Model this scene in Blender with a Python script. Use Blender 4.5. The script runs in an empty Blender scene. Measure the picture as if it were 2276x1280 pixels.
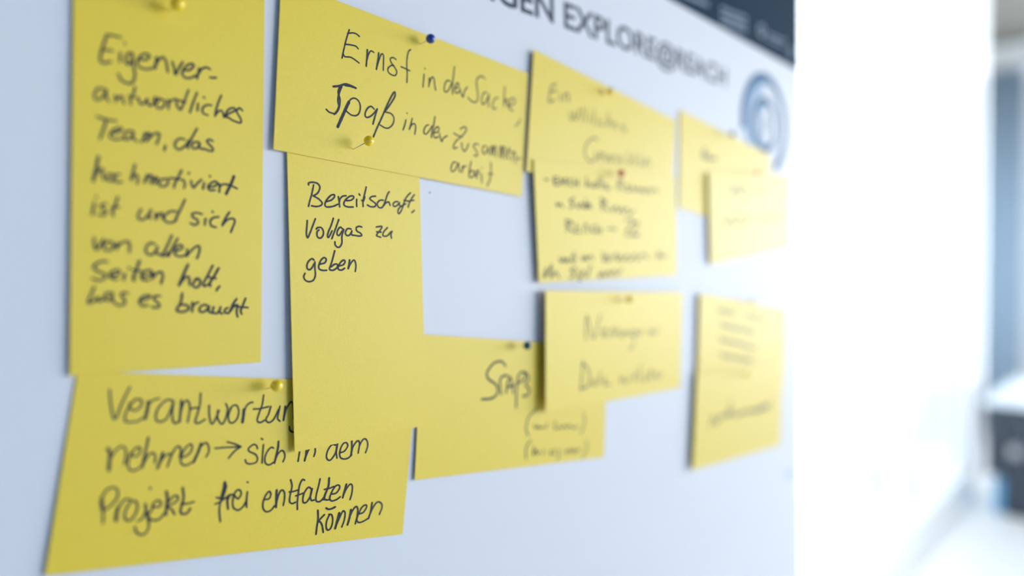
import bpy, bmesh, math, random
from mathutils import Vector, Matrix
random.seed(7)

# ------------------------------------------------------------------ camera
# World: X runs along the pinboard, Y into the wall behind it, Z up. Board face at Y = .380.
FPX = 1642.2
n_ = Vector((.72665979, .01904572, -.68673343)).normalized()
v_ = Vector((.01817553, .99873277, .04693089)); v_ = (v_ - n_ * n_.dot(v_)).normalized()
a_ = n_.cross(v_).normalized()
CAM_H = 1.40
BOARD_Y = .380
cam_d = bpy.data.cameras.new('camera')
cam = bpy.data.objects.new('camera', cam_d)
bpy.context.scene.collection.objects.link(cam)
cam_d.sensor_width = 36.0
cam_d.lens = 36.0 * FPX / 2276.0
cam_d.clip_start = .02
cam_d.clip_end = 100
cam_d.dof.use_dof = True
cam_d.dof.focus_distance = .440
cam_d.dof.aperture_fstop = (cam_d.lens * .001) / .0156
cam.matrix_world = Matrix(((a_[0], -a_[1], -a_[2], 0),
                           (-n_[0], n_[1], n_[2], 0),
                           (-v_[0], v_[1], v_[2], CAM_H),
                           (0, 0, 0, 1)))
bpy.context.scene.camera = cam

# ------------------------------------------------------------------ world, exposure
sc = bpy.context.scene
sc.view_settings.view_transform = 'Standard'
sc.view_settings.look = 'None'
sc.view_settings.gamma = 1.0
sc.view_settings.use_curve_mapping = False
sc.view_settings.exposure = 0.0
SKY = 10.8
world = bpy.data.worlds.new('sky'); sc.world = world
world.use_nodes = True
bg = world.node_tree.nodes['Background']
bg.inputs[0].default_value = (.955, .962, 1.0, 1)
bg.inputs[1].default_value = SKY

C = bpy.context.scene.collection

def portal(name, loc, rot, sx, sy):
    l = bpy.data.lights.new(name, 'AREA'); l.shape = 'RECTANGLE'; l.size = sx; l.size_y = sy
    l.cycles.is_portal = True
    o = bpy.data.objects.new(name, l); o.location = loc; o.rotation_euler = rot; C.objects.link(o)

# room: X -2.4..6.5, Y -3.2..0.95 (1.5 beyond the window wall), Z 0..2.88
X0, X1, Y0, Y1, H = -2.4, 6.5, -3.2, .95, 2.88
XC, YR = 5.0, 1.50                   # end of the window wall, depth of the recess behind it
W1 = (.95, 4.92, .06, 2.34)          # window in the left wall: x0,x1,z0,z1
W2 = (-3.05, .93, .50, 2.45)         # window in the far wall: y0,y1,z0,z1
portal('window_portal_left', ((W1[0]+W1[1])/2, Y1-.01, (W1[2]+W1[3])/2), (-math.pi/2, 0, 0), W1[1]-W1[0], W1[3]-W1[2])
portal('window_portal_far', (X1-.01, (W2[0]+W2[1])/2, (W2[2]+W2[3])/2), (0, math.pi/2, 0), W2[3]-W2[2], W2[1]-W2[0])
W3 = (1.9, 6.3, .70, 2.34)           # unseen window added in the right wall to light the board
portal('fill_window_portal', ((W3[0]+W3[1])/2, Y0+.01, (W3[2]+W3[3])/2), (math.pi/2, 0, 0), W3[1]-W3[0], W3[3]-W3[2])

# ------------------------------------------------------------------ materials
def nodes(name):
    m = bpy.data.materials.new(name); m.use_nodes = True
    nt = m.node_tree; return m, nt, nt.nodes['Principled BSDF']

def mat(name, col, rough=.6, spec=.5, metal=0., noise=0., nscale=40., bump=0., bscale=400., coat=0., sheen=0.):
    m, nt, p = nodes(name)
    p.inputs['Base Color'].default_value = (*col, 1)
    p.inputs['Roughness'].default_value = rough
    p.inputs['Metallic'].default_value = metal
    p.inputs['Specular IOR Level'].default_value = spec
    p.inputs['Coat Weight'].default_value = coat
    p.inputs['Sheen Weight'].default_value = sheen
    p.inputs['Sheen Roughness'].default_value = .35
    tc = nt.nodes.new('ShaderNodeTexCoord')
    if noise:
        nz = nt.nodes.new('ShaderNodeTexNoise'); nz.inputs['Scale'].default_value = nscale
        nz.inputs['Detail'].default_value = 6
        nt.links.new(tc.outputs['Object'], nz.inputs['Vector'])
        mx = nt.nodes.new('ShaderNodeMix'); mx.data_type = 'RGBA'
        mx.inputs['A'].default_value = (*[c * (1 - noise) for c in col], 1)
        mx.inputs['B'].default_value = (*[min(1, c * (1 + noise)) for c in col], 1)
        nt.links.new(nz.outputs['Fac'], mx.inputs['Factor'])
        nt.links.new(mx.outputs['Result'], p.inputs['Base Color'])
    if bump:
        nb = nt.nodes.new('ShaderNodeTexNoise'); nb.inputs['Scale'].default_value = bscale
        nb.inputs['Detail'].default_value = 4
        nt.links.new(tc.outputs['Object'], nb.inputs['Vector'])
        b = nt.nodes.new('ShaderNodeBump'); b.inputs['Strength'].default_value = bump
        b.inputs['Distance'].default_value = .0004
        nt.links.new(nb.outputs['Fac'], b.inputs['Height'])
        nt.links.new(b.outputs['Normal'], p.inputs['Normal'])
    return m

def glass(name, tint=(.96, .985, .98)):
    m = bpy.data.materials.new(name); m.use_nodes = True; nt = m.node_tree
    nt.nodes.clear()
    out = nt.nodes.new('ShaderNodeOutputMaterial')
    tr = nt.nodes.new('ShaderNodeBsdfTransparent'); tr.inputs[0].default_value = (*tint, 1)
    gl = nt.nodes.new('ShaderNodeBsdfGlossy'); gl.inputs['Roughness'].default_value = .02
    lw = nt.nodes.new('ShaderNodeLayerWeight'); lw.inputs['Blend'].default_value = .5
    pw5 = nt.nodes.new('ShaderNodeMath'); pw5.operation = 'POWER'; pw5.inputs[1].default_value = 5.
    nt.links.new(lw.outputs['Facing'], pw5.inputs[0])
    fr = nt.nodes.new('ShaderNodeMath'); fr.operation = 'MULTIPLY_ADD'
    fr.inputs[1].default_value = .9; fr.inputs[2].default_value = .04
    nt.links.new(pw5.outputs[0], fr.inputs[0])
    ad = nt.nodes.new('ShaderNodeMixShader')
    nt.links.new(fr.outputs[0], ad.inputs[0]); nt.links.new(tr.outputs[0], ad.inputs[1])
    nt.links.new(gl.outputs[0], ad.inputs[2]); nt.links.new(ad.outputs[0], out.inputs[0])
    return m

M = {}
M['card'] = mat('yellow_card', (.88, .630, .034), rough=.40, spec=.50, sheen=1., noise=.07, nscale=900, bump=.25, bscale=2600)
M['ink'] = mat('marker_ink', (.018, .022, .034), rough=.55, spec=.3, sheen=.12)
M['poster'] = mat('poster_paper', (.79, .775, .785), rough=.5, spec=.35, noise=.012, nscale=300, bump=.05, bscale=1500)
M['navy'] = mat('printed_navy', (.012, .034, .062), rough=.75, spec=.12, noise=.05, nscale=60)
M['title'] = mat('printed_title', (.02, .035, .06), rough=.4)
M['paleprint'] = mat('printed_pale', (.30, .36, .45), rough=.4)
M['ring'] = mat('printed_steel_blue', (.06, .16, .28), rough=.6, spec=.2)
M['ringlight'] = mat('printed_light_blue', (.36, .48, .62), rough=.6, spec=.2)
M['board'] = mat('board_felt', (.55, .58, .62), rough=.9, noise=.05)
M['alu'] = mat('aluminium', (.62, .64, .66), rough=.35, metal=.9, noise=.03)
M['steel'] = mat('needle_steel', (.5, .5, .5), rough=.25, metal=1., noise=.02)
M['wall'] = mat('white_plaster', (.82, .83, .83), rough=.85, noise=.02, nscale=8, bump=.1, bscale=120)
M['wallbounce'] = mat('blue_bounce_plaster', (.24, .46, .80), rough=.85, noise=.02, nscale=8, bump=.1, bscale=120)  # blue given to unseen walls to tint the light bounced onto the board
M['ceil'] = mat('ceiling_grey', (.13, .125, .11), rough=.85, noise=.05, nscale=12, bump=.1, bscale=200)
M['floor'] = mat('floor_pale', (.66, .67, .68), rough=.35, noise=.05, nscale=6)
M['frame'] = mat('window_frame_white', (.83, .84, .85), rough=.4, noise=.01)
M['glass'] = glass('window_glass')
M['glass_tinted'] = glass('window_glass_tinted', (.62, .65, .66))
M['curtain'] = mat('curtain_blue_grey', (.26, .35, .45), rough=.85, noise=.06, nscale=60, bump=.2, bscale=700)
M['dark'] = mat('cabinet_anthracite', (.025, .036, .052), rough=.4, noise=.08, nscale=30)
M['desk'] = mat('desk_top_white', (.75, .80, .86), rough=.25, noise=.01)
M['bluebox'] = mat('storage_box_blue', (.12, .36, .60), rough=.45, noise=.05, nscale=20)
M['knob'] = mat('knob_grey', (.36, .38, .40), rough=.4, noise=.03)
def pinmat(name, col):
    m = mat(name, col, rough=.16, spec=.6, noise=.02, nscale=200, coat=.4)
    p = m.node_tree.nodes['Principled BSDF']       # translucent plastic ball
    p.inputs['Subsurface Weight'].default_value = .8
    p.inputs['Subsurface Radius'].default_value = (1, 1, 1)
    p.inputs['Subsurface Scale'].default_value = .003
    return m
M['p_yellow'] = pinmat('pin_yellow', (.96, .64, .004))
M['p_blue'] = pinmat('pin_blue', (.006, .045, .28))
M['p_green'] = pinmat('pin_dark_green', (.003, .07, .085))
M['p_red'] = pinmat('pin_red', (.62, .025, .015))
M['p_orange'] = pinmat('pin_orange', (.85, .26, .10))
M['p_navy'] = pinmat('pin_navy', (.01, .05, .12))

# ------------------------------------------------------------------ mesh helpers
def obj(name, bm, m, parent=None, smooth=False):
    me = bpy.data.meshes.new(name)
    bmesh.ops.recalc_face_normals(bm, faces=bm.faces)
    bm.to_mesh(me); bm.free()
    if smooth:
        for p in me.polygons: p.use_smooth = True
    me.materials.append(m)
    o = bpy.data.objects.new(name, me); C.objects.link(o)
    if parent: o.parent = parent
    return o

def thing(name, loc=(0, 0, 0)):
    o = bpy.data.objects.new(name, None); o.empty_display_size = .02
    o.location = loc; C.objects.link(o); return o

def tag(o, label=None, cat=None, group=None, kind=None):
    if label: o['label'] = label
    if cat: o['category'] = cat
    if group: o['group'] = group
    if kind: o['kind'] = kind
    return o

def box(bm, x0, x1, y0, y1, z0, z1, bev=0.):
    r = bmesh.ops.create_cube(bm, size=1)
    for v in r['verts']:
        v.co = Vector(((x0+x1)/2 + v.co.x*(x1-x0), (y0+y1)/2 + v.co.y*(y1-y0), (z0+z1)/2 + v.co.z*(z1-z0)))
    if bev:
        es = {e for v in r['verts'] for e in v.link_edges}
        bmesh.ops.bevel(bm, geom=list(es), offset=bev, segments=2, affect='EDGES')
    return r

def rays(px, py):
    r = Vector(((px - 1138.) / FPX, (py - 640.) / FPX, 1.))
    return Vector((a_.dot(r), -n_.dot(r), -v_.dot(r)))

def on_y(px, py, y):              # point of the vertical plane Y = y seen at a photo position
    d = rays(px, py); t = y / d.y
    return Vector((d.x*t, y, CAM_H + d.z*t))

def on_x(px, py, x):
    d = rays(px, py); t = x / d.x
    return Vector((x, d.y*t, CAM_H + d.z*t))

# ------------------------------------------------------------------ room shell
T = .12
bm = bmesh.new(); box(bm, X0-T, X1+T, Y0-T, YR+T, -T, 0)
tag(obj('floor', bm, M['floor']), kind='structure')
ceil = tag(thing('ceiling', (0, 0, 0)), kind='structure')
bm = bmesh.new(); box(bm, X0-T, X1+T, Y0-T, YR+T, H, H+T)
obj('ceiling_slab', bm, M['ceil'], ceil)
pw = .30
k = 0
while X0 + k*pw < X1 - .01:
    bm = bmesh.new(); xa = X0 + k*pw
    box(bm, xa+.008, min(X1, xa+pw)-.008, Y0+.01, (Y1 if xa+pw < XC+T else YR)-.01, H-.018, H, .003)
    obj('ceiling_panel', bm, M['ceil'], ceil); k += 1

def wall_with_hole(name, axis, pos0, pos1, lo, hi, hole):
    bm = bmesh.new()
    h0, h1, z0, z1 = hole
    for (s0, s1, za, zb) in ((lo, h0, 0, H), (h1, hi, 0, H), (h0, h1, 0, z0), (h0, h1, z1, H)):
        if s1 - s0 < .001 or zb - za < .001: continue
        if axis == 'x': box(bm, s0, s1, pos0, pos1, za, zb)
        else: box(bm, pos0, pos1, s0, s1, za, zb)
    return tag(obj(name, bm, M['wall']), kind='structure')
wall_with_hole('wall_left', 'x', Y1, Y1+T, X0-T, XC, W1)
bm = bmesh.new(); box(bm, XC-T, XC, Y1+T, YR, 0, H); box(bm, XC-T, X1+T, YR, YR+T, 0, H)
tag(obj('wall_recess', bm, M['wall']), kind='structure')
wall_with_hole('wall_back', 'y', X1, X1+T, Y0-T, YR, W2)
wall_with_hole('wall_right', 'x', Y0-T, Y0, X0-T, X1+T, W3)
bpy.data.objects['wall_right'].data.materials[0] = M['wallbounce']
bm = bmesh.new(); box(bm, X0-T, X0, Y0, Y1, 0, H)
tag(obj('wall_front', bm, M['wallbounce']), kind='structure')

def window(name, axis, pos, hole, nm, gm='glass'):
    root = tag(thing(name), kind='structure')
    h0, h1, z0, z1 = hole; w = .05; d0, d1 = pos, pos+.07
    def put(bm, s0, s1, za, zb, da=d0, db=d1, bev=.004):
        if axis == 'x': box(bm, s0, s1, da, db, za, zb, bev)
        else: box(bm, da, db, s0, s1, za, zb, bev)
    bm = bmesh.new()
    put(bm, h0, h0+w, z0, z1); put(bm, h1-w, h1, z0, z1); put(bm, h0+w, h1-w, z0, z0+w); put(bm, h0+w, h1-w, z1-w, z1)
    obj('window_frame', bm, M['frame'], root)
    step = (h1-h0-w) / nm
    for i in range(nm):
        a = h0 + w/2 + i*step; b = a + step
        if i:
            bm = bmesh.new(); put(bm, a-w/2, a+w/2, z0+w, z1-w); obj('mullion', bm, M['frame'], root)
        bm = bmesh.new(); put(bm, a+w/2, b-w/2, z0+w, z1-w, (d0+d1)/2-.003, (d0+d1)/2+.003, 0)
        obj('glass_pane', bm, M[gm], root)
    return root
window('window_1', 'x', Y1+.03, W1, 3, 'glass_tinted')
window('window_2', 'y', X1+.03, W2, 3)
window('fill_window', 'x', Y0-.10, W3, 4)
bm = bmesh.new(); box(bm, X1-.06, X1, Y0, YR, on_x(2235, 150, X1-.06).z, on_x(2235, 134, X1-.06).z, .006)
tag(obj('trim_1', bm, M['frame']), kind='structure')

# ------------------------------------------------------------------ pinboard and poster
BX0, BX1, BZ0, BZ1 = -.30, on_y(1776, 600, BOARD_Y).x, .72, 1.86
pb = thing('pinboard', (.3, BOARD_Y+.012, 0))
tag(pb, 'white pinboard on feet, with yellow cards pinned all over its face', 'pinboard')
def shift(bm, root):
    bmesh.ops.translate(bm, verts=bm.verts, vec=-root.location)
bm = bmesh.new(); box(bm, BX0, BX1, BOARD_Y+.0012, BOARD_Y+.022, BZ0, BZ1, .002); shift(bm, pb)
obj('panel', bm, M['board'], pb)
for xx in (BX0+.06, BX1-.10):
    bm = bmesh.new(); box(bm, xx, xx+.03, BOARD_Y+.0225, BOARD_Y+.0475, .03, BZ1-.1, .003); shift(bm, pb)
    leg = obj('leg', bm, M['alu'], pb)
    bm = bmesh.new(); box(bm, xx-.005, xx+.035, BOARD_Y-.18, BOARD_Y+.25, 0, .03, .005); shift(bm, pb)
    obj('foot', bm, M['alu'], pb)

po = thing('poster', (.3, BOARD_Y, 1.4))
tag(po, 'large white printed poster with navy header covering the pinboard, behind the cards', 'poster')
bm = bmesh.new(); box(bm, BX0+.002, BX1-.0005, BOARD_Y, BOARD_Y+.001, BZ0+.002, BZ1-.002); shift(bm, po)
obj('sheet', bm, M['poster'], po)

def flat(name, polys, m, parent, y=BOARD_Y-.0002, th=.0002):
    """polys: lists of (x,z) in the board plane, extruded a hair"""
    bm = bmesh.new()
    for pl in polys:
        f = [bm.verts.new((x, y, z)) for x, z in pl]
        bm.faces.new(f)
    shift(bm, parent)
    return obj(name, bm, m, parent)

def bp(px, py):
    p = on_y(px, py, BOARD_Y); return (p.x, p.z)
# header band: lower edge from the traced line, up to the poster's top
l0, l1 = bp(1490, 0), bp(1771, 156)
sl = (l1[1]-l0[1]) / (l1[0]-l0[0])
lz = lambda x: l0[1] + sl*(x-l0[0])
flat('header_band', [[(BX0+.002, lz(BX0)), (BX1-.0007, lz(BX1)), (BX1-.0007, BZ1-.003), (BX0+.002, BZ1-.003)]], M['navy'], po)

def text_polys(s, extra=.0):
    cu = bpy.data.curves.new('title_curve', 'FONT'); cu.body = s; cu.offset = extra; cu.resolution_u = 4
    o = bpy.data.objects.new('title_curve', cu); C.objects.link(o)
    bpy.context.view_layer.update()
    me = bpy.data.meshes.new_from_object(o.evaluated_get(bpy.context.evaluated_depsgraph_get()))
    vs = [tuple(v.co[:2]) for v in me.vertices]; fs = [tuple(p.vertices) for p in me.polygons]
    bpy.data.objects.remove(o); bpy.data.curves.remove(cu); bpy.data.meshes.remove(me)
    return vs, fs
def place_text(name, s, tl, bl, tr, br, m, parent, extra=.0, anchor=None):
    """tl.. : photo positions of the letters' extents, taken to the board plane"""
    vs, fs = text_polys(s, extra)
    if anchor:
        va, _ = text_polys(anchor, extra)
        wa = max(v[0] for v in va) - min(v[0] for v in va)
        xm = max(v[0] for v in vs); xl = xm - wa
    else: xl = min(v[0] for v in vs); xm = max(v[0] for v in vs)
    hh = .70
    P = [Vector(bp(*q)) for q in (tl, bl, tr, br)]
    bm = bmesh.new(); vv = []
    for x, y in vs:
        u = (x-xl)/(xm-xl); w = y/hh
        q = (P[1]*(1-u) + P[3]*u)*(1-w) + (P[0]*(1-u) + P[2]*u)*w
        vv.append(bm.verts.new((q.x, BOARD_Y-.0002, q.y)))
    for f in fs:
        try: bm.faces.new([vv[i] for i in f])
        except ValueError: pass
    shift(bm, parent)
    return obj(name, bm, m, parent)
place_text('title_lettering', 'NGEN EXPLORE@REACH', (1253, 3), (1254, 60), (1615, 152), (1613, 193), M['title'], po, .018, 'EXPLORE@REACH')

def ring(cx, cz, r0, r1, a0=0, a1=360, n=48):
    out = []
    for i in range(n):
        t0 = math.radians(a0+(a1-a0)*i/n); t1 = math.radians(a0+(a1-a0)*(i+1)/n)
        p = [(cx+r*math.cos(t), cz+r*math.sin(t)) for r, t in ((r0, t0), (r1, t0), (r1, t1), (r0, t1))]
        out.append(p if r0 > 0 else [p[0], p[1], p[2]])
    return out
cx, cz = bp(1699, 278)
flat('logo_fill', ring(cx, cz, .036, .052, 95, 265), M['ringlight'], po, BOARD_Y-.0002)
flat('logo_ring', ring(cx, cz, .049, .060, -62, 190), M['ring'], po, BOARD_Y-.0003)
flat('logo_ring', ring(cx, cz, .024, .033, 0, 360), M['ring'], po, BOARD_Y-.0003)
flat('logo_fill', ring(cx, cz, .016, .024, 90, 270), M['ringlight'], po, BOARD_Y-.0002)
flat('logo_dot', [[(cx-.004, cz-.010), (cx+.004, cz-.010), (cx+.004, cz+.010), (cx-.004, cz+.010)]], M['ring'], po, BOARD_Y-.0003)
# small pale print in the header: rows of little bars and two round marks
bars = []
def bar(x0, y0, x1, y1, th, nb):
    for i in range(nb):
        t0 = (i+.08)/nb; t1 = (i+.86)/nb
        xa, ya = x0+(x1-x0)*t0, y0+(y1-y0)*t0; xb, yb = x0+(x1-x0)*t1, y0+(y1-y0)*t1
        bars.append([bp(xa, ya+th), bp(xb, yb+th), bp(xb, yb), bp(xa, ya)])
def small_print(rows):
    for r in rows:
        bars.clear(); bar(*r)
        for b in bars: flat('print_mark', [b], M['paleprint'], po, BOARD_Y-.0004)
small_print([(1601, 14+k*15, 1659, 38+k*14, 7, 6) for k in range(3)])
small_print([(1500, -22, 1575, 8, 8, 7), (1704, 72, 1745, 90, 5, 5), (1704, 84, 1742, 101, 4, 5)])
for (px, py, r) in ((1692, 68, .0075), (1757, 116, .006)):
    c = bp(px, py); flat('header_round_mark', ring(c[0], c[1], r*.55, r, 0, 360, 20), M['paleprint'], po, BOARD_Y-.0004)
c = bp(1755, 1052); flat('corner_mark', [[(c[0]-.012, c[1]-.002), (c[0]+.010, c[1]-.002), (c[0]+.010, c[1]+.002), (c[0]-.012, c[1]+.002)]], M['ringlight'], po)
c = bp(955, 428)
flat('pin_hole', ring(c[0], c[1], 0, .0006, 0, 360, 8), M['ink'], po)

# ------------------------------------------------------------------ cards
class Card:
    """a paper card; photo corners TL TR BR BL are taken to the board, each with its own stand-off in mm"""
    def __init__(s, tl, tr, br, bl, off, label, bulge=0.):
        s.off = [o*.001 for o in off]; s.bulge = bulge*.001
        s.c = []
        for (px, py), o in zip((tl, tr, br, bl), s.off):
            p = on_y(px, py, BOARD_Y-o); s.c.append(Vector((p.x, p.z)))
        cen = (s.c[0]+s.c[1]+s.c[2]+s.c[3])/4
        s.root = thing('moderation_card', (cen.x, BOARD_Y-sum(s.off)/4, cen.y))
        tag(s.root, label, 'card')
        nx, nz = 28, 14; th = .00028
        bm = bmesh.new(); g = {}
        for side, d in ((0, 0.), (1, th)):
            for i in range(nx+1):
                for j in range(nz+1):
                    u, w = i/nx, j/nz; p = s.xy(u, w)
                    g[side, i, j] = bm.verts.new((p.x, BOARD_Y-s.o(u, w)+d, p.y))
        for i in range(nx):
            for j in range(nz):
                bm.faces.new([g[0, i, j], g[0, i+1, j], g[0, i+1, j+1], g[0, i, j+1]])
                bm.faces.new([g[1, i, j], g[1, i, j+1], g[1, i+1, j+1], g[1, i+1, j]])
        for i in range(nx):
            for j in (0, nz): bm.faces.new([g[0, i, j], g[0, i+1, j], g[1, i+1, j], g[1, i, j]])
        for j in range(nz):
            for i in (0, nx): bm.faces.new([g[0, i, j], g[0, i, j+1], g[1, i, j+1], g[1, i, j]])
        bmesh.ops.translate(bm, verts=bm.verts, vec=-s.root.location)
        obj('paper', bm, M['card'], s.root)
        s.k = 0
    def xy(s, u, w): return (s.c[3]*(1-u)+s.c[2]*u)*(1-w) + (s.c[0]*(1-u)+s.c[1]*u)*w
    def o(s, u, w):
        u = min(1, max(0, u)); w = min(1, max(0, w))
        b = (s.off[3]*(1-u)+s.off[2]*u)*(1-w) + (s.off[0]*(1-u)+s.off[1]*u)*w
        return b + s.bulge*4*u*(1-u)*(1-.3*w)
    def uw(s, x, z):
        u = w = .5
        for _ in range(6):
            p = s.xy(u, w); du = (s.xy(u+.01, w)-p)*100; dw = (s.xy(u, w+.01)-p)*100
            e = Vector((x, z))-p; det = du.x*dw.y-du.y*dw.x
            u += (e.x*dw.y-e.y*dw.x)/det; w += (du.x*e.y-du.y*e.x)/det
        return u, w
    def at(s, px, py):
        o = .002
        for _ in range(4):
            p = on_y(px, py, BOARD_Y-o); o = s.o(*s.uw(p.x, p.z))
        return p.x, p.z, o
    def write(s, name, blk, text, width=.95, col='ink'):
        """text: pen strokes 'x,y x,y ...' split by ';' ; blk = (x0, y0, scale) of the strokes' units; *k widens a stroke"""
        bm = bmesh.new()
        for st in text.replace('\n', ' ').split(';'):
            st = st.strip()
            if not st: continue
            wd = width*.001
            if st[0] == '*':
                f, st = st.split(' ', 1); wd *= float(f[1:])
            pts = []
            for t in st.split():
                x, y = t.split(',')
                q = s.at(blk[0]+float(x)/blk[2], blk[1]+float(y)/blk[2]); pts.append(Vector(q[:2]))
            if len(pts) > 2:                                  # centripetal-ish smoothing
                ex = [pts[0]*2-pts[1]] + pts + [pts[-1]*2-pts[-2]]; sm = []
                for i in range(1, len(ex)-2):
                    p0, p1, p2, p3 = ex[i-1:i+3]
                    for j in range(6):
                        t = j/6
                        sm.append(.5*((2*p1)+(p2-p0)*t+(2*p0-5*p1+4*p2-p3)*t*t+(3*p1-p0-3*p2+p3)*t**3))
                sm.append(pts[-1]); pts = sm
            clean = [pts[0]]
            for p in pts[1:]:
                if (p-clean[-1]).length > 5e-5: clean.append(p)
            pts = clean
            s.k += 1; lift = .00012 + .0000008*s.k
            def V(p):
                u, w = s.uw(p.x, p.y)
                return bm.verts.new((p.x, BOARD_Y-s.o(u, w)-lift, p.y))
            r = wd/2
            def disc(c):
                bm.faces.new([V(c+Vector((math.cos(a), math.sin(a)))*r) for a in [i*math.pi/4 for i in range(8)]])
            disc(pts[0])
            if len(pts) > 1:
                disc(pts[-1]); prev = None
                for i, p in enumerate(pts):
                    d = (pts[min(i+1, len(pts)-1)]-pts[max(i-1, 0)])
                    if d.length < 1e-7: continue
                    d.normalize(); q = Vector((-d.y, d.x))*r*random.uniform(.92, 1.08)
                    cur = (V(p+q), V(p-q))
                    if prev: bm.faces.new([prev[0], cur[0], cur[1], prev[1]])
                    prev = cur
        for f in bm.faces:
            f.normal_update()
            if f.normal.y > 0: f.normal_flip()
        bmesh.ops.translate(bm, verts=bm.verts, vec=-s.root.location)
        me = bpy.data.meshes.new(name); bm.to_mesh(me); bm.free(); me.materials.append(M[col])
        o = bpy.data.objects.new(name, me); C.objects.link(o); o.parent = s.root
        return o

def zig(x0, y0, x1, y1, amp, n):
    out = []
    for i in range(n+1):
        t = i/n; a = amp*(.6+.4*random.random())*(1 if i % 2 else -1)
        out.append('%.1f,%.1f' % (x0+(x1-x0)*t+random.uniform(-.3, .3)*abs(x1-x0)/n, y0+(y1-y0)*t+a))
    return ' '.join(out)

# ---- card: Verantwortung nehmen
K = Card((172, 825), (925, 853), (895, 1187), (100, 1280), (.7, .7, 1.2, 2.0),
         'yellow card at the bottom left, reading Verantwortung nehmen, with a drawn arrow')
V1, V2, V3 = (210, 850, 5), (460, 940, 5), (210, 1024, 5)
K.write('handwritten_line', V1, """170,80 175,180 190,300 215,400 250,380 300,240 395,50;
385,230 400,290 450,310 510,270 525,210 490,185 440,200 380,280 340,360 345,430 400,440 480,430 540,395;
*1.6 600,215 590,290 565,400; 585,300 620,220 680,185 720,180;
865,200 800,195 720,270 685,350 690,420 740,435 800,400 850,300 880,210; 880,215 865,330 870,420 900,455 940,430;
*1.3 965,200 960,300 945,435; 955,350 985,240 1020,200 1050,220 1060,300 1035,440;
1180,120 1170,250 1135,380 1120,440 1160,450 1230,410; 1065,300 1110,280 1165,285;
1275,255 1275,350 1290,440 1320,450 1370,350 1385,310; 1370,310 1370,400 1410,460 1450,420 1480,300 1460,235;
1520,280 1490,360 1495,430 1530,450 1580,410 1605,320 1580,255 1535,260 1510,290;
*1.7 1662,300 1655,370 1645,440; 1660,330 1690,260 1730,225 1760,220;
1880,140 1865,240 1830,340 1808,420 1840,445 1890,420; 1768,295 1840,290 1935,268;
1960,265 1935,350 1905,410 1935,445 1990,410 2045,300; 2060,265 2045,340 2035,400 2060,430;
*1.2 2120,265 2110,340 2100,420; 2105,400 2130,300 2175,220 2200,230 2210,330 2212,400;
2165,490 2170,530 2200,550 2225,545 2250,520 2260,420; 2260,300 2225,320 2215,400 2250,400 2270,330""", 1.0)
K.write('handwritten_line', V1, """*1.6 150,735 175,800 165,880 160,975; 175,850 230,760 300,710 345,740 350,820 330,910;
405,780 430,820 480,810 510,760 500,720 460,730 400,800 375,890 385,960 430,980 500,950 550,890;
*1.2 600,610 570,760 545,860 535,940; 545,900 590,820 640,780 675,810 670,890;
*1.5 760,780 735,860 700,950; 720,900 770,830 830,790 850,820 830,880 810,935; 815,920 860,800 920,710 960,740 955,830;
960,770 950,830 1010,820 1070,770 1085,700 1050,690 990,760 960,850 970,905 1020,920 1080,890;
*1.5 1185,680 1150,780 1100,885; 1130,830 1170,730 1230,670 1265,700 1270,770 1240,825;
1340,730 1440,722 1540,718 1625,715; 1475,660 1550,680 1628,712; 1628,712 1560,760 1490,840;
1812,735 1800,700 1765,690 1715,730 1720,765 1790,800 1812,850 1790,890 1730,905 1690,895 1675,860;
1878,690 1870,780 1862,895; 1855,622 1870,632;
1990,730 1965,720 1925,760 1895,830 1900,895 1940,915 1985,890; *1.3 2045,655 2040,720 2020,810 2000,895;
2005,880 2035,800 2080,755 2110,780 2115,830 2095,880""", .95)
K.write('handwritten_line', V2, """1040,250 1025,350 1012,425; *1.2 1110,250 1100,350 1085,420; 1090,400 1130,300 1180,240 1200,270 1203,320 1188,370;
1430,245 1390,240 1345,300 1328,370 1345,410 1380,405 1430,330 1450,240; *1.3 1475,60 1450,230 1435,320; 1435,320 1445,390;
1480,330 1530,310 1565,250 1540,215 1500,250 1475,330 1485,385 1530,400 1575,385 1610,350;
*1.2 1610,200 1610,280 1600,365; 1605,340 1625,260 1670,200 1695,215 1690,280 1680,335; 1682,320 1700,240 1745,175 1780,200 1785,260 1762,330""", 1.0)
K.write('handwritten_line', V3, """95,690 95,580 85,480 80,420; *1.5 80,420 85,480 92,540; 75,520 75,430 130,330 200,295 255,320 255,400 200,480 120,545;
*1.6 262,520 245,600 240,665; 250,580 290,480 350,425 400,430;
400,460 360,520 335,600 350,655 400,660 450,600 480,520 460,450 410,450;
*1.2 565,480 585,600 605,680; 605,680 600,750 560,810 510,820 465,790 450,735; 480,670 530,640 570,560; 615,300 625,310;
650,510 720,510 740,460 700,440 650,480 640,540 600,600 620,650 680,660 730,640 780,580;
*1.3 800,340 810,420 800,500 795,600; 795,500 850,420 900,385 930,410 900,460 810,510 860,540 890,595;
*1.2 980,300 990,400 975,480 955,560 980,590 1030,580 1065,530; 960,480 1040,475 1105,455""", 1.0)
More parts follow.
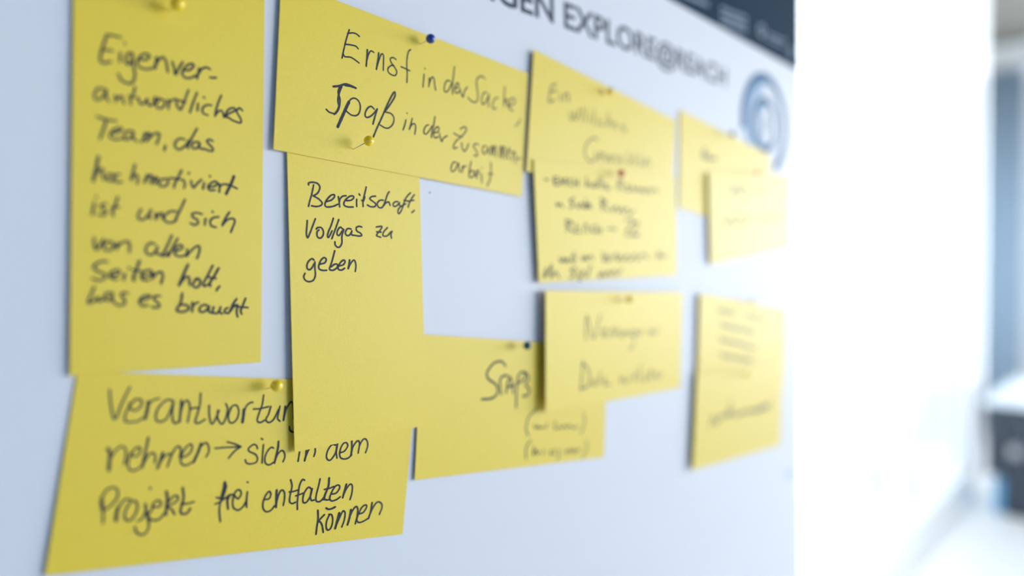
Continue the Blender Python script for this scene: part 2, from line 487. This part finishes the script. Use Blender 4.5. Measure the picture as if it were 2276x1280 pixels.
K.write('handwritten_line', V2, """*1.5 200,660 185,740 160,830; 160,830 138,960 148,1095; 195,655 215,700 195,780 165,850; 105,828 170,840 200,835; 90,900 140,880 220,820 255,795;
*1.2 225,840 230,900 235,955; 230,860 260,800 300,800 325,830;
325,830 350,840 380,790 370,750 335,745 300,800 285,880 295,940 345,968 400,930 440,860;
450,765 440,850 440,935; 448,655 455,660;
640,850 690,840 710,790 690,760 655,800 625,880 625,950 660,985 710,970 750,920;
*1.3 775,745 770,840 768,935; 770,900 795,800 830,745 860,770 862,840 848,915;
930,630 945,700 925,800 918,870 945,895 985,880; 915,765 960,760 1010,745;
1085,635 1060,630 1030,690 1015,780 1005,880 1005,960; 985,810 1040,790 1070,780;
1160,730 1125,715 1080,780 1065,850 1075,885 1110,875 1150,810 1170,730; 1165,735 1150,810 1160,860 1190,855;
1258,620 1240,700 1215,800 1212,860 1245,875 1290,840 1320,780;
*1.3 1358,612 1350,700 1315,790 1300,850; 1305,738 1360,725 1410,705; 1300,840 1330,855 1360,850;
1390,790 1440,775 1475,720 1465,690 1430,700 1390,760 1365,830 1385,865 1440,850 1480,820;
*1.2 1550,680 1530,750 1508,830; 1512,815 1545,740 1590,680 1615,700 1610,780 1590,850""", 1.0)
K.write('handwritten_line', V2, """*1.1 1232,970 1235,1060 1222,1150 1212,1235; 1305,1018 1265,1060 1240,1095 1260,1100 1280,1140 1292,1215;
1360,1020 1330,1090 1325,1160 1345,1190 1380,1160 1398,1080 1385,1020 1355,1015; *1.1 1325,945 1350,958 1390,950 1425,932;
*1.4 1470,1000 1450,1080 1425,1170; 1435,1140 1470,1060 1510,980 1535,1000 1525,1080 1498,1155;
*1.3 1600,965 1585,1050 1562,1130; 1570,1100 1605,1000 1650,930 1675,950 1670,1030 1648,1120;
1690,1010 1740,990 1775,930 1760,910 1720,940 1680,1020 1665,1080 1690,1105 1740,1090 1790,1060;
*1.2 1835,885 1820,980 1795,1060; 1800,1040 1840,950 1890,880 1935,890 1945,940 1915,1015""", 1.05)

# ---- card: Spass, lower middle
K = Card((937, 743), (1350, 770), (1343, 1016), (922, 1067), (1.2, .8, .8, 2.2),
         'yellow card in the lower middle with Spaß in large letters and a dark green pin')
S_ = (900, 630, 2.844)
K.write('handwritten_line', S_, """635,520 610,492 560,505 520,560 525,600 575,640 585,690 550,725 485,732; 608,700 600,640 602,605 620,585 650,582;
640,690 650,625 665,592 678,640 684,692; 645,655 690,645; 703,782 705,700 712,600 735,562 758,565 755,600 718,630;
765,562 782,600 762,638 785,670 775,705 745,712""", 1.7)
K.write('handwritten_line', S_, """830,790 780,850 765,920 780,960; 815,895 830,915 840,895 850,915 880,905; 900,885 890,915;
950,870 945,915 970,915; 975,895 990,915 1010,895 1020,915 1040,895 1060,915 1090,900; 1130,820 1135,880 1110,950""", 1.2)
K.write('handwritten_line', S_, """795,990 765,1040 765,1110; 815,1030 810,1085 830,1050 835,1080 850,1060; 880,1050 870,1085;
930,1050 915,1075 940,1075 950,1050; 970,1050 975,1085 960,1110; 1015,1050 1020,1075 1045,1045 1050,1070 1070,1045 1075,1068 1110,1040;
1145,990 1150,1040 1120,1105""", 1.2)

# ---- card: Eigenverantwortliches Team
K = Card((164.5, -157), (588.5, -21), (580, 805), (155, 836), (1.4, 1.4, 1.6, 2.2),
         'upright yellow card filling the left side, eight written lines beginning Eigenverantwortliches Team')
C1, C2, C3, C4 = (190, 60, 5), (190, 250, 5), (190, 430, 5), (190, 560, 5)
K.write('handwritten_line', C1, """240,90 210,170 185,250 165,330 170,385 210,400 280,385; 235,85 300,95 390,115; 205,255 250,255 300,265;
385,290 385,340 380,385; 435,180 440,186; 520,290 480,290 450,340 450,400 480,415 515,370 525,300; 525,300 525,400 545,490 545,570 510,625 450,620 400,590 365,520;
600,360 660,365 710,335 700,305 650,300 590,350 575,410 610,450 680,470 755,455; *1.2 790,340 785,400 770,460; 775,440 810,370 860,335 890,370 905,430 915,500;
965,385 985,460 1000,530 1030,470 1080,390; 1090,480 1150,480 1200,440 1190,410 1140,420 1090,470 1075,520 1110,565 1170,565 1230,540;
1265,460 1250,520 1240,575; 1250,530 1290,470 1340,450 1385,470; 1385,560 1420,565 1450,562""", 1.15)
K.write('handwritten_line', C1, """210,690 150,680 105,730 105,790 140,810 190,780 235,700; 235,700 230,770 260,830; 325,760 340,790 335,830; 335,820 370,780 405,770 415,810 430,855;
550,665 535,740 500,800 505,860; *.8 475,768 535,782 580,790; 590,790 600,840 630,860 670,820 690,800 690,850 720,875 760,840 770,780;
830,800 790,840 790,890 830,905 870,880 880,830 840,800 780,790; 915,810 925,860 920,910; 920,870 950,820 1000,800; 1010,830 1020,880 1055,920 1090,850 1145,700;
1000,800 1050,820 1110,840; 1240,730 1200,830 1160,950; 1250,850 1245,930; 1315,780 1322,788; 1400,870 1340,870 1300,910 1310,960 1360,980;
1510,760 1480,830 1455,910 1440,990; 1445,975 1490,930 1520,940 1540,1005; 1540,1005 1600,960 1660,930 1650,900 1600,910 1560,960 1565,1000 1600,1010;
1745,930 1710,900 1680,940 1720,1010 1730,1050 1710,1065 1640,1040 1600,1015""", 1.05)
K.write('handwritten_line', C2, """130,45 220,75 340,95; 235,80 210,160 185,230 160,290; 280,230 350,225 400,190 380,170 320,190 275,240 280,280 340,300 400,290;
520,210 470,205 430,250 440,300 490,290 530,240; 535,215 530,280 570,320; 660,230 650,280 620,330; 630,310 690,230 715,240 700,290 670,320; 690,310 760,240 820,235 810,300 790,350;
890,370 880,400 880,420; 1100,300 1050,290 1000,330 1000,390 1050,410 1110,370 1150,310; 1240,180 1190,270 1140,370 1140,400;
1260,330 1210,330 1180,370 1200,400 1240,395 1270,350; 1270,340 1270,390 1300,410; 1415,320 1380,300 1350,320 1380,360 1415,400 1410,430 1360,420 1310,400""", 1.1)
K.write('handwritten_line', C2, """*1.2 145,490 125,600 100,700 85,760; 95,730 135,655 175,625 195,645 190,700 205,745; 270,680 240,720 260,760 310,750 310,700 270,680; 380,690 340,690 320,740 350,775 400,770;
550,580 530,660 505,750; 510,740 550,690 580,710 575,790; 690,690 670,740 650,780; 660,770 710,700 740,710 725,790; 725,780 780,720 800,740 770,795;
850,740 820,780 830,815 880,820 920,780 900,740 850,740; 1070,640 1030,720 990,800 985,835; 930,730 1000,735 1060,745; 1085,745 1105,790 1095,840; 1148,670 1150,680;
1175,760 1180,800 1205,835 1240,790 1290,745; 1320,780 1305,850; 1380,705 1384,712; 1370,830 1430,820 1465,790 1440,765 1390,790 1360,830 1385,865 1440,862;
1485,790 1490,840 1485,885; 1490,830 1520,800 1560,800; *1.4 1650,710 1620,790 1580,870 1565,905; 1560,795 1620,815 1685,845""", 1.1)
K.write('handwritten_line', C2, """100,1000 90,1060 75,1135; 120,930 122,938; 230,1020 190,1020 170,1050 210,1080 230,1110 200,1140 140,1130; 360,940 330,1030 300,1100 310,1150; 290,1060 370,1050;
620,1075 590,1130 590,1180 640,1190 690,1150 730,1080; 730,1080 710,1140 720,1180; 780,1120 780,1190; 785,1180 820,1130 850,1120 860,1180;
1010,1100 940,1100 880,1150 880,1200 930,1225 990,1210 1020,1150; 1105,970 1060,1070 1020,1150 1000,1210;
1295,1130 1240,1115 1190,1125 1190,1160 1240,1190 1250,1230 1210,1250 1165,1230; 1335,1180 1325,1250; 1410,1100 1415,1108; 1480,1160 1420,1170 1385,1210 1400,1260 1450,1275;
1600,1105 1560,1170 1530,1230 1520,1260; 1525,1250 1580,1190 1640,1180 1660,1210 1640,1270 1615,1330""", 1.1)
K.write('handwritten_line', C3, """95,495 100,570 120,625 165,570 200,510; 250,530 210,570 210,620 270,630 310,590 290,540 240,530; 350,550 350,620; 350,600 400,550 470,530 490,570 490,650;
770,560 720,550 670,610 690,670 740,680 800,620; 800,590 790,660 850,690; 960,465 920,560 880,640 850,690 890,690 930,650; 1025,500 980,580 940,660 920,700;
1010,640 1060,620 1080,590 1050,570 1010,600 990,650 1010,690 1070,700 1120,680; 1130,620 1130,700; 1130,690 1190,620 1250,580 1270,610 1260,670 1240,720""", 1.1)
K.write('handwritten_line', C3, """240,755 180,755 110,790 95,830 150,870 215,900 215,940 150,965 75,945; 270,910 330,910 380,880 360,850 310,860 270,900 290,940 350,955; 440,890 420,960; 480,825 484,832;
*1.2 600,750 570,840 535,930 540,965; *.8 520,845 580,858 625,866; 640,920 700,910 740,880 710,850 650,870 620,920 640,960 700,965; 750,880 740,950; 745,940 790,890 840,870 860,920 840,1000;
*1.2 1140,790 1090,900 1040,1020; 1050,1010 1110,930 1150,930 1155,980 1160,1015; 1240,950 1200,990 1200,1030 1240,1045 1275,1000 1265,950 1225,945;
1415,800 1360,910 1310,1000 1320,1030 1360,1010; *1.2 1480,830 1430,920 1385,990 1385,1030; 1370,930 1450,945; 1490,1030 1470,1055 1455,1080""", 1.15)
K.write('handwritten_line', C4, """100,390 60,480 30,550 50,570 110,530 140,500 140,545 180,540 210,500; 270,450 230,460 215,510 250,540 290,500 300,450; 300,460 300,530 330,570; 470,460 420,450 400,480 430,520 440,560 410,590 350,590;
620,540 690,520 720,490 680,480 620,510 600,560 640,600 690,590; 830,490 770,490 760,520 800,560 825,600 790,620 740,610;
*1.1 1075,460 1060,560 1015,640 1050,665 1120,655 1150,620 1110,585 1060,590; 1185,560 1190,620 1185,665; 1190,620 1215,575 1255,560;
1350,590 1300,590 1265,640 1290,670 1340,650 1375,600; 1375,600 1370,660 1410,680; 1425,610 1415,660 1450,685 1490,650 1500,610; 1500,620 1490,670 1520,685; 1580,620 1550,640 1550,675 1590,680;
1680,520 1640,580 1600,670; 1610,660 1650,600 1690,590 1680,660 1690,720; 1780,515 1750,590 1725,650 1735,690; 1640,600 1720,610 1805,618""", 1.1)

# ---- card: Bereitschaft
K = Card((634.5, 203), (929, 258), (948, 945), (655, 1005), (1.3, 1.3, 2.4, 4.6),
         'upright yellow card below the Ernst card, reading Bereitschaft, Vollgas zu geben, lower half blank')
B_ = (640, 385, 5)
K.write('handwritten_line', B_, """285,130 265,230 245,300 228,368; 228,130 232,108 275,100 330,115 355,160 330,220 285,250; 280,250 340,285 378,325 370,355 320,370 262,362;
425,315 480,300 515,265 515,240 480,245 435,290 412,340 420,370 460,375 510,365 555,345; 560,260 568,310 575,375; 570,330 580,285 610,255 645,250;
650,305 700,300 730,275 725,255 690,255 645,290 622,330 630,360 670,375 725,375; 765,290 763,330 765,370; 790,230 800,245;
870,152 855,220 835,300 835,370; 820,300 838,312 855,262; 975,255 930,260 910,285 940,310 975,340 965,370 920,372 882,352;
1060,300 1025,300 995,330 1000,370 1030,385 1055,370 1085,300; 1125,205 1105,240 1085,300 1070,355; 1070,350 1095,325 1120,320 1130,340 1135,358;
1220,315 1190,318 1168,345 1180,368 1210,360 1240,325; 1240,325 1235,350 1250,360; 1362,218 1330,250 1300,300 1270,390 1245,440 1225,445 1225,405 1255,370 1310,340;
1405,238 1375,280 1350,330 1335,378; 1290,300 1340,310 1400,300; 1405,412 1390,425 1375,438""", 1.05)
K.write('handwritten_line', B_, """215,525 210,600 205,670 215,715 230,700 262,620 305,505; 345,630 325,650 325,700 355,722 385,700 395,650 370,605 330,605 315,620;
505,500 480,580 450,650 440,700 455,710 490,640; 565,515 535,600 505,680 488,728; 610,620 580,600 550,640 548,680 570,690 605,640; 620,625 600,700 600,770 580,815 550,822 525,795 522,762;
700,620 665,615 640,650 645,685 680,690 710,650; 710,640 705,680 730,690; 820,598 790,590 760,605 765,640 805,665 820,690 790,698 740,690;
982,598 1045,592 1020,640 985,690 1030,712; 985,650 1035,655; 1105,605 1065,650 1055,690 1080,700 1110,690 1145,650; 1158,645 1145,680 1150,722""", 1.05)
K.write('handwritten_line', B_, """290,965 265,950 225,985 210,1035 225,1070 260,1060 300,990; 300,985 300,1060 305,1130 285,1185 240,1205 195,1190 175,1150 190,1112;
355,1010 410,995 425,955 400,938 365,970 342,1030 350,1065 390,1080 430,1078; 520,862 500,940 480,1010 462,1065 500,1078 545,1050 550,1015 520,1010 480,1040;
555,1030 610,1020 635,985 620,965 585,990 560,1040 565,1070 600,1075 630,1055; *1.15 685,965 680,1010 670,1060; 672,1055 695,1005 730,965 750,990 755,1040 748,1090""", 1.05)

# ---- card: Ernst in der Sache
K = Card((625, -46), (1174, 163), (1160, 437), (608, 332), (2.4, 1.6, 1.8, 3.0),
         'wide yellow card at the top reading Ernst in der Sache, with two pins')
E1, E2 = (700, 30, 4.7417), (680, 170, 4.552)
K.write('handwritten_line', E1, """362,172 340,240 318,320 300,400 285,470; 345,210 395,205 435,215 468,242; 325,325 380,332 430,345 455,372; 300,430 315,455 370,460 410,480 465,522;
*1.2 552,382 550,440 545,500 540,555; 545,500 565,430 590,395 620,410; *1.2 672,415 665,480 655,540 648,588; 655,560 675,490 700,430 722,440 722,520 720,600;
855,485 825,465 795,475 800,510 835,560 862,610 850,650 815,650 775,620 770,580 800,550 830,548; 1008,380 985,405 970,480 968,560 972,640 968,728; 908,562 950,580 1000,605;
1158,578 1160,584; 1150,640 1145,700 1138,775; 1205,680 1203,740 1198,772; 1200,760 1215,710 1235,670 1255,690 1262,750 1272,810;
1425,715 1395,705 1370,745 1362,800 1375,828 1405,810 1430,760 1450,720; 1470,560 1462,640 1450,740 1450,850; 1475,790 1510,775 1515,740 1495,735 1475,775 1475,820 1495,840 1525,815;
1530,790 1535,830 1560,880 1575,820 1605,775; 1790,690 1770,665 1735,665 1705,700 1705,760 1715,840 1715,900 1695,935 1650,925 1612,885;
1810,840 1790,830 1765,860 1755,920 1765,955 1795,940 1820,890 1835,850; 1835,850 1828,920 1830,985; 1930,890 1905,890 1880,930 1870,980 1880,1005 1910,995;
2000,770 1995,860 1990,975; 1990,970 2005,920 2025,900 2030,950 2030,990; 2040,970 2085,960 2110,920 2090,890 2060,910 2045,970 2055,1010 2090,1025; 2160,1110 2150,1150 2110,1185""", .95)
K.write('handwritten_line', E2, """*1.4 278,102 340,95 395,78 450,92 505,118; *1.2 395,90 450,100 505,118; *1.3 360,105 335,170 325,250 335,300 310,360 285,382; 340,110 325,160 345,230 335,320 300,375 270,372 235,360 205,332;
*2.0 435,260 410,310 370,400 322,508; 405,350 420,290 450,235 490,220 530,245 550,300 540,365 510,395 460,390 410,352;
*1.1 690,330 660,303 625,320 600,370 605,410 640,410 680,380 722,328; *1.2 722,328 700,400 678,482;
*1.2 682,610 720,520 770,410 830,270 880,175 900,160 900,200 860,270 800,355; 800,360 860,375 890,420 880,480 840,520 800,520 752,492;
1020,370 1022,374; 1012,438 1000,490 982,540; 1075,425 1060,490 1045,535; 1045,530 1070,490 1095,478 1110,500 1108,540 1100,585;
1240,490 1215,500 1195,540 1195,575 1220,580 1250,545 1275,500; 1305,405 1295,480 1275,560 1268,618; 1290,570 1335,560 1345,520 1325,510 1300,545 1290,590 1305,620 1340,610; 1350,575 1360,620 1375,660 1390,625 1430,600;
1560,530 1600,510 1625,530 1600,580 1550,625 1510,665 1490,710 1500,730 1530,715; 1495,575 1540,600 1580,615; 1575,670 1580,720 1600,755 1625,730 1645,680;
1745,690 1715,680 1695,705 1715,740 1735,775 1725,805 1700,795; 1825,705 1795,705 1785,750 1800,785 1825,760 1845,715; 1845,715 1848,790;
1870,790 1880,700 1890,740 1895,800; 1895,790 1905,720 1920,705 1925,810; 1960,820 1970,700 1980,750 1985,825; 1985,815 1995,725 2010,715 2015,835;
2035,780 2060,760 2060,725 2045,740 2040,810 2060,835; 2085,850 2090,760; 2088,800 2105,760 2120,790 2118,875; 2130,830 2180,833""", .95)
K.write('handwritten_line', E2, """1520,870 1490,870 1468,920 1475,960 1505,950 1530,900 1545,875; 1545,875 1548,940 1560,965; 1585,905 1580,970; 1582,950 1595,915 1620,905;
1670,860 1655,940 1650,1015; 1650,1000 1665,960 1695,955 1700,995 1680,1020 1655,1020; 1715,1000 1745,985 1745,950 1725,960 1715,1005 1735,1030;
1775,985 1780,1075; 1778,925 1779,929; 1870,870 1872,960 1860,1050 1830,1108; 1845,985 1890,985""", .95)

# ---- card: Ein ...
K = Card((1187, 110), (1503, 268), (1492, 470), (1170, 380), (3.6, 2.6, 2.2, 3.6),
         'pale slanting card overlapping the right edge of the Ernst card, beginning with Ein')
D_ = (1150, 100, 2.37)
K.write('handwritten_line', D_, "205,205 180,215 170,260 165,300 195,290; 175,245 205,240; 225,255 225,295; 245,295 250,260 268,262 270,300", 1.2)
K.write('handwritten_line', D_, """275,350 280,395 295,380 300,350 305,395 325,360 325,330; 345,330 335,400; 365,335 355,405; 385,370 380,410; 405,340 398,420; 425,385 420,425;
440,395 435,420 455,425; 480,350 470,430; 475,415 490,395 495,435; 505,420 520,405 510,430 525,440; 545,425 560,420 550,440 570,445 560,465""", .9)
K.write('handwritten_line', D_, """*1.2 425,500 395,490 360,530 355,580 385,615 410,600 410,570; 430,590 450,580 440,565 425,590 440,615; 460,570 465,615 485,580 490,620 510,575; 520,580 520,625; 535,625 545,580 555,630;
585,560 580,630; 600,590 590,635; 620,570 610,600 625,615 615,635; 650,575 640,600 655,620 640,640; 675,600 665,640 690,600 700,645""", 1.0)

# ---- card: EMCH ...
K = Card((1186, 354), (1502, 394), (1505, 612), (1198, 628), (4.8, 2.8, 2.6, 4.2),
         'pale yellow card with five crowded lines of writing and a red pin at its top')
K.write('handwritten_line', D_, """145,708 160,710; 210,695 190,700 195,735 215,735; 195,715 210,715; 225,740 228,700 240,730 255,700 258,740; 285,705 268,720 285,745; 300,705 298,745 300,725 318,728 322,705 318,748;
365,695 360,745 375,725 385,750; 405,725 395,745 415,745 412,725; 430,695 425,750; 445,695 440,755; 455,735 470,735 460,755 490,755; 530,710 528,765; 530,712 555,715 540,735 560,765;
570,745 585,740 575,765 600,765 610,745 620,770 640,750 645,775 665,755 670,780 690,755 700,780 720,755 740,780""", 1.4)
K.write('handwritten_line', D_, """205,830 210,850 225,835 240,855; 300,805 275,820 295,840 275,860; 310,835 320,860 335,830 345,860; 360,810 355,860 385,840 360,840 390,862; 440,805 445,870;
440,808 470,830 445,840 480,875; 495,850 500,875 520,850 530,880 550,855 555,885 580,860 590,890 615,870""", 1.4)
K.write('handwritten_line', D_, """255,920 260,985; 255,920 290,935 265,950 295,990; 310,940 305,985 330,985; 310,962 325,962; 345,990 360,940 375,990; 405,950 385,970 405,990; 420,945 415,990 440,965 438,995;
475,970 500,965 520,975; 565,920 610,925 575,985 580,960; 600,935 640,940 605,990 640,1000; 565,1003 640,1003""", 1.3)
K.write('handwritten_line', D_, """220,1120 230,1145 245,1120 250,1145 262,1125 268,1148; 300,1095 280,1130 300,1145 305,1110; 340,1115 345,1135 360,1110 365,1135 385,1110 400,1130; 450,1090 455,1140 470,1105 480,1145 490,1110;
505,1120 520,1100 525,1140 545,1105 555,1140 580,1105 590,1140 620,1100 630,1138 660,1100 690,1130; 740,1080 735,1125 755,1095 760,1120 790,1105""", 1.4)
K.write('handwritten_line', D_, """150,1175 140,1225 170,1180 180,1160 175,1225 200,1195 220,1225; 310,1175 280,1185 300,1210 275,1230; 320,1190 325,1245 345,1190 360,1225; 385,1160 370,1220;
425,1200 435,1225 450,1195 460,1220 480,1190 490,1215 510,1185 520,1210 550,1180""", 1.5)

# ---- card: N... Daten ...
K = Card((1213, 646), (1517, 650), (1512, 862), (1213, 917), (7.0, 1.5, 1.5, 8.0),
         'pale yellow card whose left edge stands off over the lower middle Spaß card')
K.write('handwritten_line', S_, """*1.2 1140,360 1150,200 1190,350 1235,195; 1250,320 1270,290 1255,285 1245,330 1280,330; 1290,340 1310,280 1325,335 1345,280 1360,340; 1380,300 1370,340 1400,300 1410,335;
1440,290 1420,320 1450,330 1455,290 1440,400 1415,410; 1465,290 1480,330 1500,285; 1540,290 1550,325 1560,290 1575,320 1605,280""", 1.1)
K.write('handwritten_line', S_, """*1.2 1125,490 1110,670; *1.2 1125,500 1165,560 1160,640 1110,670; 1190,610 1180,640 1205,640 1210,600; 1235,560 1225,640; 1250,620 1270,600 1260,640 1300,635;
1360,590 1365,625 1380,595 1400,630 1420,590; 1440,600 1460,560 1455,620; 1490,510 1480,620; 1520,560 1510,620 1540,590 1560,540 1555,615; 1580,600 1590,560 1600,600 1625,560""", 1.15)

# ---- card far right, upper back
K = Card((1511, 243), (1712, 345), (1706, 524), (1509, 462), (1.0, .8, .8, 1.0),
         'pale slanting card just below the ring logo, dark navy pin on its upper edge')
N_ = (1480, 230, 3.281)
K.write('handwritten_line', N_, "290,330 265,370 285,400 300,370 310,410 330,390 345,410 370,400", 2.6)
# ---- card far right, upper front
K = Card((1575, 384), (1757, 388), (1757, 553), (1580, 588), (4.0, 2.0, 1.4, 3.6),
         'palest card at the far right with an orange pin, laid over the slanting card')
K.write('handwritten_word', N_, "490,600 480,660 520,610 540,660 570,610 600,650", 2.0)
K.write('handwritten_word', N_, "670,600 680,650 700,600 730,640", 2.0)
K.write('handwritten_word', N_, "420,840 440,880 480,830 500,890 550,820 580,880 610,830", 2.0)
K.write('handwritten_word', N_, "690,820 700,860 740,810 760,850 790,810 840,830", 2.0)
# ---- card low right, upper
K = Card((1556, 652), (1750, 685), (1742, 857), (1549, 859), (3.6, 1.0, 1.0, 3.2),
         'pale card at the lower right with four faint blurred lines, upper one of the two')
L_ = (1500, 630, 2.844)
for (x0, y0, x1, y1) in ((270, 165, 385, 190), (440, 195, 575, 230), (290, 258, 510, 310), (285, 350, 510, 410), (285, 450, 490, 490)):
    K.write('handwritten_line', L_, zig(x0, y0, x1, y1, 14, max(8, int((x1-x0)/14))), 1.8)
# ---- card low right, lower
K = Card((1549, 832), (1741, 795), (1735, 990), (1540, 1045), (4.8, 1.8, 1.8, 5.6),
         'lowest card at the right, one dark blurred word under a yellow pin near its top')
K.write('handwritten_line', L_, "225,900 240,840 260,890 290,830 310,850 335,810 345,840 370,800; 350,745 345,830; "
        + zig(380, 830, 500, 800, 14, 9) + "; *1.5 " + zig(500, 805, 600, 768, 14, 8), 2.3)

# ------------------------------------------------------------------ pins
def pin(head, base, h, boff, mname, label, r=.0031):
    hp = on_y(head[0], head[1], BOARD_Y-h)
    if base: bpnt = on_y(base[0], base[1], BOARD_Y-boff*.001)
    else: bpnt = Vector((hp.x-.0006, BOARD_Y-boff*.001, hp.z-.0012))
    root = thing('map_pin', bpnt); tag(root, label, 'pin')
    d = (hp-bpnt).normalized(); tip = bpnt - d*(.006+boff*.001)
    bm = bmesh.new()
    bmesh.ops.create_uvsphere(bm, u_segments=28, v_segments=18, radius=r)
    bmesh.ops.transform(bm, verts=bm.verts, matrix=Matrix.Translation(hp-bpnt))
    obj('pin_head', bm, M[mname], root, True)
    bm = bmesh.new(); L = (hp-tip).length
    bmesh.ops.create_cone(bm, cap_ends=True, segments=10, radius1=.00012, radius2=.0003, depth=L)
    q = Vector((0, 0, 1)).rotation_difference(d).to_matrix().to_4x4()
    bmesh.ops.transform(bm, verts=bm.verts, matrix=Matrix.Translation((hp+tip)/2-bpnt) @ q)
    obj('needle', bm, M['steel'], root, True)
pin((395, 9), None, .011, 1.7, 'p_yellow', 'yellow ball-headed pin at the top of the Eigenverantwortliches card', .0033)
pin((957, 86), (934, 98), .0110, 2.0, 'p_blue', 'glossy blue ball-headed pin at the upper edge of the Ernst card')
pin((820, 313), (785, 332), .0145, 2.6, 'p_yellow', 'yellow ball-headed pin under the word Spaß on the Ernst card')
pin((615, 857), (593, 864), .010, 1.0, 'p_yellow', 'yellow ball-headed pin at the top of the Verantwortung card', .0033)
pin((1357, 203), None, .009, 3.5, 'p_yellow', 'blurred yellow pin at the upper edge of the slanting Ein card', .0031)
pin((1381, 385), None, .012, 4.0, 'p_red', 'small red pin between the slanting Ein card and the crowded card below')
pin((1172, 768), None, .011, 1.0, 'p_green', 'dark green pin at the top of the lower middle Spaß card')
pin((1399, 665), None, .011, 3.5, 'p_yellow', 'orange-yellow pin on the card that stands off over the Spaß card', .0031)
pin((1628, 298), None, .010, 1.8, 'p_navy', 'dark navy pin at the upper edge of the pale card below the ring logo')
pin((1685, 385), None, .011, 3.5, 'p_orange', 'orange pin at the top of the palest card at the far right')
pin((1672, 672), None, .010, 3.0, 'p_yellow', 'pale yellow pin on the top edge of the lower right pair of cards')
pin((1658, 831), None, .012, 4.5, 'p_yellow', 'blurred yellow pin in the middle of the lower right pair of cards')

# ------------------------------------------------------------------ far corner of the room
# curtain beside the far window
CX = 6.38
cy0 = on_x(2272, 600, CX).y; cy1 = 1.46; ctop = on_x(2235, 156, CX).z
root = thing('curtain', (CX+.03, (cy0+cy1)/2, .10))
tag(root, 'blue-grey curtain hanging in the far corner beside the bright window', 'curtain')
bm = bmesh.new(); nn = 40; vv = []
for i in range(nn+1):
    t = i/nn; y = cy0+(cy1-cy0)*t; x = CX+.018*math.sin(t*math.pi*2*4.5)
    vv.append([bm.verts.new((x+dx, y, z)) for dx, z in ((0, .03), (0, ctop), (.004, ctop), (.004, .03))])
for i in range(nn):
    for k in range(4): bm.faces.new([vv[i][k], vv[i+1][k], vv[i+1][(k+1) % 4], vv[i][(k+1) % 4]])
bm.faces.new(vv[0]); bm.faces.new(vv[-1])
bmesh.ops.translate(bm, verts=bm.verts, vec=-root.location)
obj('cloth', bm, M['curtain'], root, True)
bm = bmesh.new(); bmesh.ops.create_cone(bm, cap_ends=True, segments=16, radius1=.012, radius2=.012, depth=cy1-cy0+.2)
bmesh.ops.transform(bm, verts=bm.verts, matrix=Matrix.Translation((-.03, -.05, ctop+.008-.10)) @ Matrix.Rotation(math.pi/2, 4, 'X'))
obj('curtain_rail', bm, M['alu'], root, True)

# desk with white top and dark fronts
DX = 4.45                                     # plane of its front
yl = on_x(2192, 950, DX).y                    # left end
ys = on_x(2236, 1000, DX).y                   # left side of the pedestal
yr = -.35
zt = on_x(2250, 903, DX).z
root = thing('desk', (DX+.25, (yl+yr)/2, 0))
tag(root, 'anthracite desk with a glossy white top in the far right corner', 'desk')
def part(name, m, *a, bev=.004):
    bm = bmesh.new(); box(bm, *a, bev); bmesh.ops.translate(bm, verts=bm.verts, vec=-root.location)
    return obj(name, bm, M[m], root)
part('desk_top', 'desk', DX-.02, DX+.80, yr, yl+.01, zt, zt+.03)
zb = on_x(2210, 1056, DX).z
part('drawer', 'dark', DX, DX+.5, ys+.004, yl, zb, zt)
part('pedestal', 'dark', DX-.0, DX+.5, yr, ys, .01, zt)
k_ = on_x(2258, 1006, DX-.015)
bm = bmesh.new(); bmesh.ops.create_cone(bm, cap_ends=True, segments=24, radius1=.032, radius2=.026, depth=.03)
bmesh.ops.transform(bm, verts=bm.verts, matrix=Matrix.Translation(k_-root.location) @ Matrix.Rotation(-math.pi/2, 4, 'Y'))
obj('knob', bm, M['knob'], root, True)
part('leg', 'alu', DX+.70, DX+.74, yl-.04, yl, 0, zt)
# storage box under it
root = thing('storage_box', (DX+.15, (yl+ys)/2, 0))
tag(root, 'light blue storage box on the floor under the anthracite desk', 'box')
zx = on_x(2205, 1062, DX+.03).z
ya = on_x(2176, 1085, DX+.03).y
part('box_body', 'bluebox', DX+.03, DX+.30, ys+.012, min(ya, .80), 0.0, max(.10, zx)*.86)
part('box_lid', 'bluebox', DX+.025, DX+.305, ys+.008, min(ya, .80)+.004, max(.10, zx)*.86, max(.10, zx))
